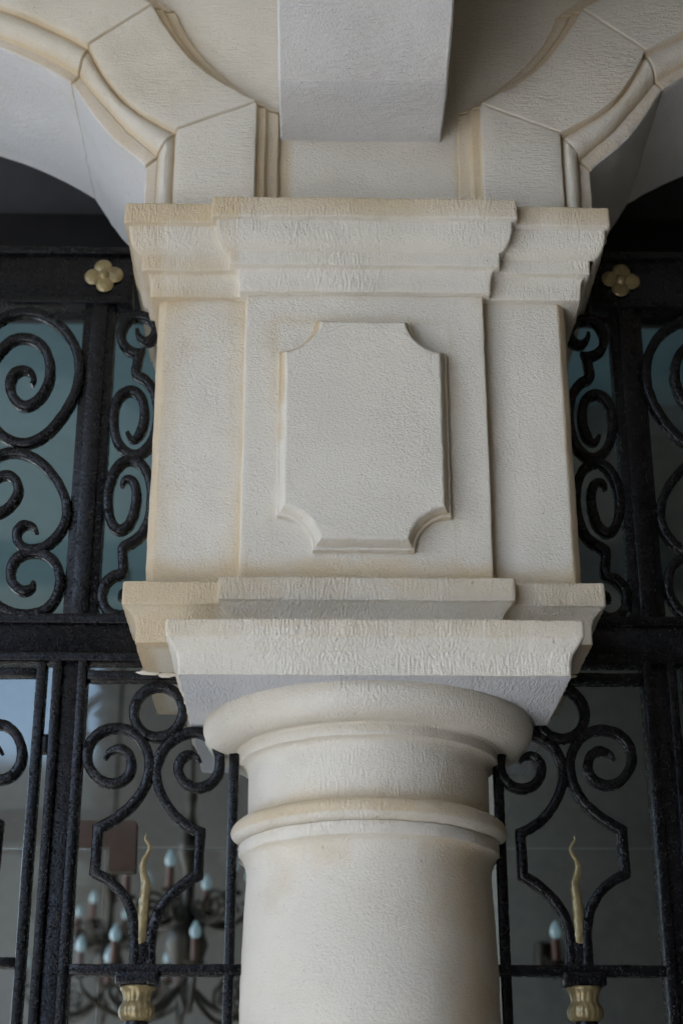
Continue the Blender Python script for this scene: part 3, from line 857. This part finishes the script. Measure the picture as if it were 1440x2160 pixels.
def make_screen(sx, label):
    e = thing('iron_screen', label, 'iron screen', (sx*0.42, YG, 0.0), 'wrought iron screens either side of the column')
    X = lambda v: sx*v
    def T(pts): return pts if sx < 0 else [(-p[0], p[1]) for p in pts]
    # top rail, with raised lips
    tr = box('top_rail', X(0.48), X(1.68), YG-0.004, YG+0.036, 3.292, 3.424, IRON, e, 0.002)
    box('rail_lip', X(0.478), X(1.68), YG-0.012, YG+0.030, 3.4085, 3.4265, IRON, tr, 0.0025, wobble=0.5)
    box('rail_lip', X(0.478), X(1.68), YG-0.0105, YG+0.030, 3.2905, 3.307, IRON, tr, 0.0025, wobble=0.5)
    # middle rail
    mr = box('middle_rail', X(0.36), X(1.68), YG-0.004, YG+0.036, 2.516, 2.604, IRON, e, 0.002)
    box('rail_lip', X(0.36), X(1.68), YG-0.012, YG+0.030, 2.588, 2.6075, IRON, mr, 0.0025, wobble=0.5)
    box('rail_lip', X(0.36), X(1.68), YG-0.013, YG+0.034, 2.512, 2.530, IRON, mr, 0.0025, wobble=0.5)
    # upper post
    up = box('post', X(0.513), X(0.5785), YG-0.001, YG+0.036, 2.600, 3.295, IRON, e, 0.002)
    box('post_strip', X(0.529), X(0.5625), YG-0.007, YG+0.02, 2.606, 3.3065, IRON, up, 0.003, wobble=0.7)
    rosette(e, X(0.541), 3.356, sx)
    # lower post: channel with two flanges
    lp = box('post', X(0.526), X(0.586), YG-0.001, YG+0.034, 0.004, 2.518, IRON, e, 0.0015)
    box('flange', X(0.570), X(0.5875), YG-0.0125, YG+0.0355, 0.005, 2.517, IRON, lp, 0.003, wobble=0.9)
    box('flange', X(0.524), X(0.5415), YG-0.0115, YG+0.0355, 0.005, 2.517, IRON, lp, 0.003, wobble=0.9)
    # light frame of the side panel: head bar, cross bar and the upright against the column
    box('head_bar', X(0.30), X(0.524), YG-0.008, YG+0.030, 2.478, 2.495, IRON, e, 0.003, wobble=0.9)
    box('cross_bar', X(0.215), X(0.524), YG-0.011, YG+0.020, 1.9375, 1.9565, IRON, e, 0.003, wobble=0.9)
    box('upright', X(0.2345), X(0.2525), YG-0.009, YG+0.012, 0.005, 2.362, IRON, e, 0.003, wobble=0.9)
    motif(e, sx, dx=0.0 if sx < 0 else 0.022)
    for p, w_ in ((WIDE_A, 0.0192), (WIDE_B, 0.0178), (WIDE_C, 0.0178)):
        bar('transom_scroll', T([(q.x, q.y) for q in resample(catmull(p, 6), 170)]), w_, 0.024, YG, IRON, e, taper=(0.4, 0.8))
    for p in (NARROW_A, NARROW_B):
        bar('transom_scroll', T([(q.x, q.y) for q in resample(catmull(p, 5), 190)]), 0.0185, 0.024, YG+0.004, IRON, e, taper=(0.4, 0.45))
    return e

def make_leaf(sx, label):
    e = thing('gate_leaf', label, 'gate', (sx*0.85, YG, 0.0), 'hinged iron gate leaves')
    X = lambda v: sx*v
    box('stile', X(0.6005), X(0.6175), YG-0.014, YG+0.022, 0.03, 2.5085, IRON, e, 0.003, wobble=0.9)
    box('stile', X(1.08), X(1.10), YG-0.014, YG+0.022, 0.03, 2.5085, IRON, e, 0.003, wobble=0.9)
    box('head_bar', X(0.6175), X(1.08), YG-0.010, YG+0.022, 2.484, 2.4995, IRON, e, 0.003, wobble=0.9)
    box('cross_bar', X(0.6175), X(1.08), YG-0.011, YG+0.020, 1.950, 1.969, IRON, e, 0.003, wobble=0.9)
    box('foot_bar', X(0.6175), X(1.08), YG-0.011, YG+0.020, 0.04, 0.07, IRON, e, 0.003)
    box('hinge', X(0.5875), X(0.6005), YG-0.006, YG+0.010, 2.335, 2.372, IRON, e, 0.002)
    box('hinge', X(0.5875), X(0.6005), YG-0.006, YG+0.010, 0.35, 0.39, IRON, e, 0.002)
    motif(e, sx, dx=-0.365 if sx < 0 else -0.343, dz=0.013)
    return e
make_screen(-1, 'black wrought iron screen left of the column, its gilt flower lit')
make_screen(1, 'black wrought iron screen right of the column, its gilt flower in shade')
make_leaf(-1, 'black iron gate leaf at the left edge, beyond the narrow gap')
make_leaf(1, 'black iron gate leaf at the right edge of the picture')

# ================================================================== GLASS FRONT
YGL = 0.80
def pane(nm, x0, x1, z0, z1, label):
    o = box(nm, x0, x1, YGL, YGL+0.010, z0, z1, GLASS, None, 0)
    o['label'] = label; o['category'] = 'glass'
    o['group'] = 'frameless glass panes behind the ironwork'
    return o
ZL = 2.334
pane('glass_transom', -2.85, 0.0, ZL+0.003, 3.735, 'tinted glass transom behind the left iron screen, reflecting teal light')
pane('glass_transom', 0.006, 3.15, ZL+0.003, 3.735, 'dark glass transom behind the right iron screen')
pane('glass_door', -1.55, -0.579, 0.02, ZL-0.003, 'frameless glass door behind the left gate leaf')
pane('glass_sidelight', -0.573, 0.0, 0.02, ZL-0.003, 'fixed glass pane just left behind the column')
pane('glass_sidelight', 0.006, 0.90, 0.02, ZL-0.003, 'fixed glass pane just right behind the column')
hd = box('door_head_beam', -2.9, 3.2, 0.785, 0.835, 3.735, 4.052, BLACKTRIM, None, 0.003)
hd['label'] = 'black horizontal beam above the glass, behind the iron top rails'; hd['category'] = 'beam'
pf = thing('patch_fitting', 'brown L shaped metal door fitting on the glass behind the left gilt flame', 'door fitting', (-0.575, YGL, ZL))
pl_ = [(-0.645, 2.392), (-0.509, 2.392), (-0.505, 2.388), (-0.503, 2.279), (-0.507, 2.2755), (-0.560, 2.2755), (-0.5635, 2.279), (-0.5645, ZL-0.001), (-0.645, ZL-0.001)]
V = [Vector((x, YGL-0.016, z)) for x, z in pl_]+[Vector((x, YGL+0.026, z)) for x, z in pl_]
n = len(pl_)
mesh('cover_plate', V, [tuple(range(n)), tuple(range(2*n-1, n-1, -1))]+[(i, (i+1) % n, n+(i+1) % n, n+i) for i in range(n)], BRONZE, pf, tri=True, angle=30)

# ================================================================== ROOM: CHANDELIER AND SCONCE
def tube(nm, pts, r, mat, par, seg=8):
    P3 = [Vector(p) for p in pts]; V, F_ = [], []
    for i, p in enumerate(P3):
        t = (P3[min(i+1, len(P3)-1)]-P3[max(i-1, 0)]).normalized()
        a = t.cross(Vector((0.31, 0.77, 0.55))).normalized(); b = t.cross(a)
        for k in range(seg):
            an = 2*pi*k/seg; V.append(p+a*cos(an)*r+b*sin(an)*r)
    for i in range(len(P3)-1):
        for k in range(seg): F_.append((i*seg+k, i*seg+(k+1) % seg, (i+1)*seg+(k+1) % seg, (i+1)*seg+k))
    return mesh(nm, V, F_, mat, par)

def candle(par, x, y, z):
    lathe('dish', [(0.006, z-0.012), (0.03, z-0.004), (0.036, z+0.004), (0.032, z+0.005), (0.01, z)], x, y, DARKMETAL, par, seg=16)
    lathe('candle_sleeve', [(0.013, z), (0.0125, z+0.075), (0.006, z+0.078)], x, y, CANDLE, par, seg=12)
    lathe('bulb', [(0.009, z+0.078), (0.0155, z+0.086), (0.0185, z+0.097), (0.0165, z+0.110), (0.010, z+0.124), (0.004, z+0.133), (0.0005, z+0.136)], x, y, BULB, par, seg=14)

def chandelier(x, y, z, label):
    e = thing('chandelier', label, 'chandelier', (x, y, z))
    lathe('stem', [(0.008, 4.61), (0.008, z+0.55), (0.02, z+0.5), (0.012, z+0.45), (0.03, z+0.36), (0.045, z+0.30), (0.02, z+0.24), (0.018, z+0.1), (0.055, z+0.04), (0.075, z-0.02), (0.05, z-0.09), (0.02, z-0.13), (0.035, z-0.17), (0.02, z-0.21), (0.002, z-0.25)], x, y, DARKMETAL, e, seg=24)
    for tier, (nn, R_, zc, off) in enumerate(((6, 0.22, z+0.12, 0.3), (8, 0.36, z-0.14, 0.15))):
        for k in range(nn):
            a = 2*pi*k/nn+off
            pts = []
            for rr, zz in ((0.02, 0.0), (0.25, -0.10), (0.5, -0.15), (0.75, -0.12), (0.95, -0.05), (1.0, 0.0)):
                pts.append((R_*rr, zc+zz*R_*2.2))
            pts = [(x+q.x*cos(a), y+q.x*sin(a), q.y) for q in catmull(pts, 5)]
            arm = tube('arm', pts, 0.009, DARKMETAL, e)
            # scrolled leaf on the arm
            sp = []
            for i in range(22):
                th = i/21*3.4*pi; rr = 0.06*(1-i/26)
                sp.append((x+(R_*0.55+rr*cos(th))*cos(a), y+(R_*0.55+rr*cos(th))*sin(a), zc-0.18*R_+rr*sin(th)+0.02))
            tube('scroll_leaf', sp, 0.007, DARKMETAL, arm, 6)
            candle(arm, x+R_*cos(a), y+R_*sin(a), zc+0.012)
    return e
chandelier(-0.53, 2.8, 2.43, 'dark bronze chandelier with pale lit candle bulbs hanging behind the left gilt flame')
chandelier(-1.02, 4.6, 2.62, 'second dark chandelier farther back in the room, half hidden by the left iron post')
sn = thing('wall_sconce', 'small candle lamp with one lit bulb seen through the right glass', 'lamp', (0.695, 2.45, 2.3))
tube('arm', [(0.695, 2.45, 2.305), (0.695, 2.52, 2.27), (0.695, 2.62, 2.30), (0.695, 2.70, 2.36), (0.695, 2.745, 2.36)], 0.008, DARKMETAL, sn)
candle(sn, 0.695, 2.45, 2.305)
lathe('back_rosette', [(0.002, 2.30), (0.03, 2.31), (0.035, 2.36), (0.03, 2.41), (0.002, 2.42)], 0.695, 2.76, DARKMETAL, sn, seg=16)
pil = thing('room_pillar', 'grey plain pillar inside the room carrying the small lamp', 'pillar', (0.95, 3.0, 0))
box('pillar_body', 0.55, 1.35, 2.77, 3.3, 0.02, 4.62, ROOMWALL, pil, 0.01)
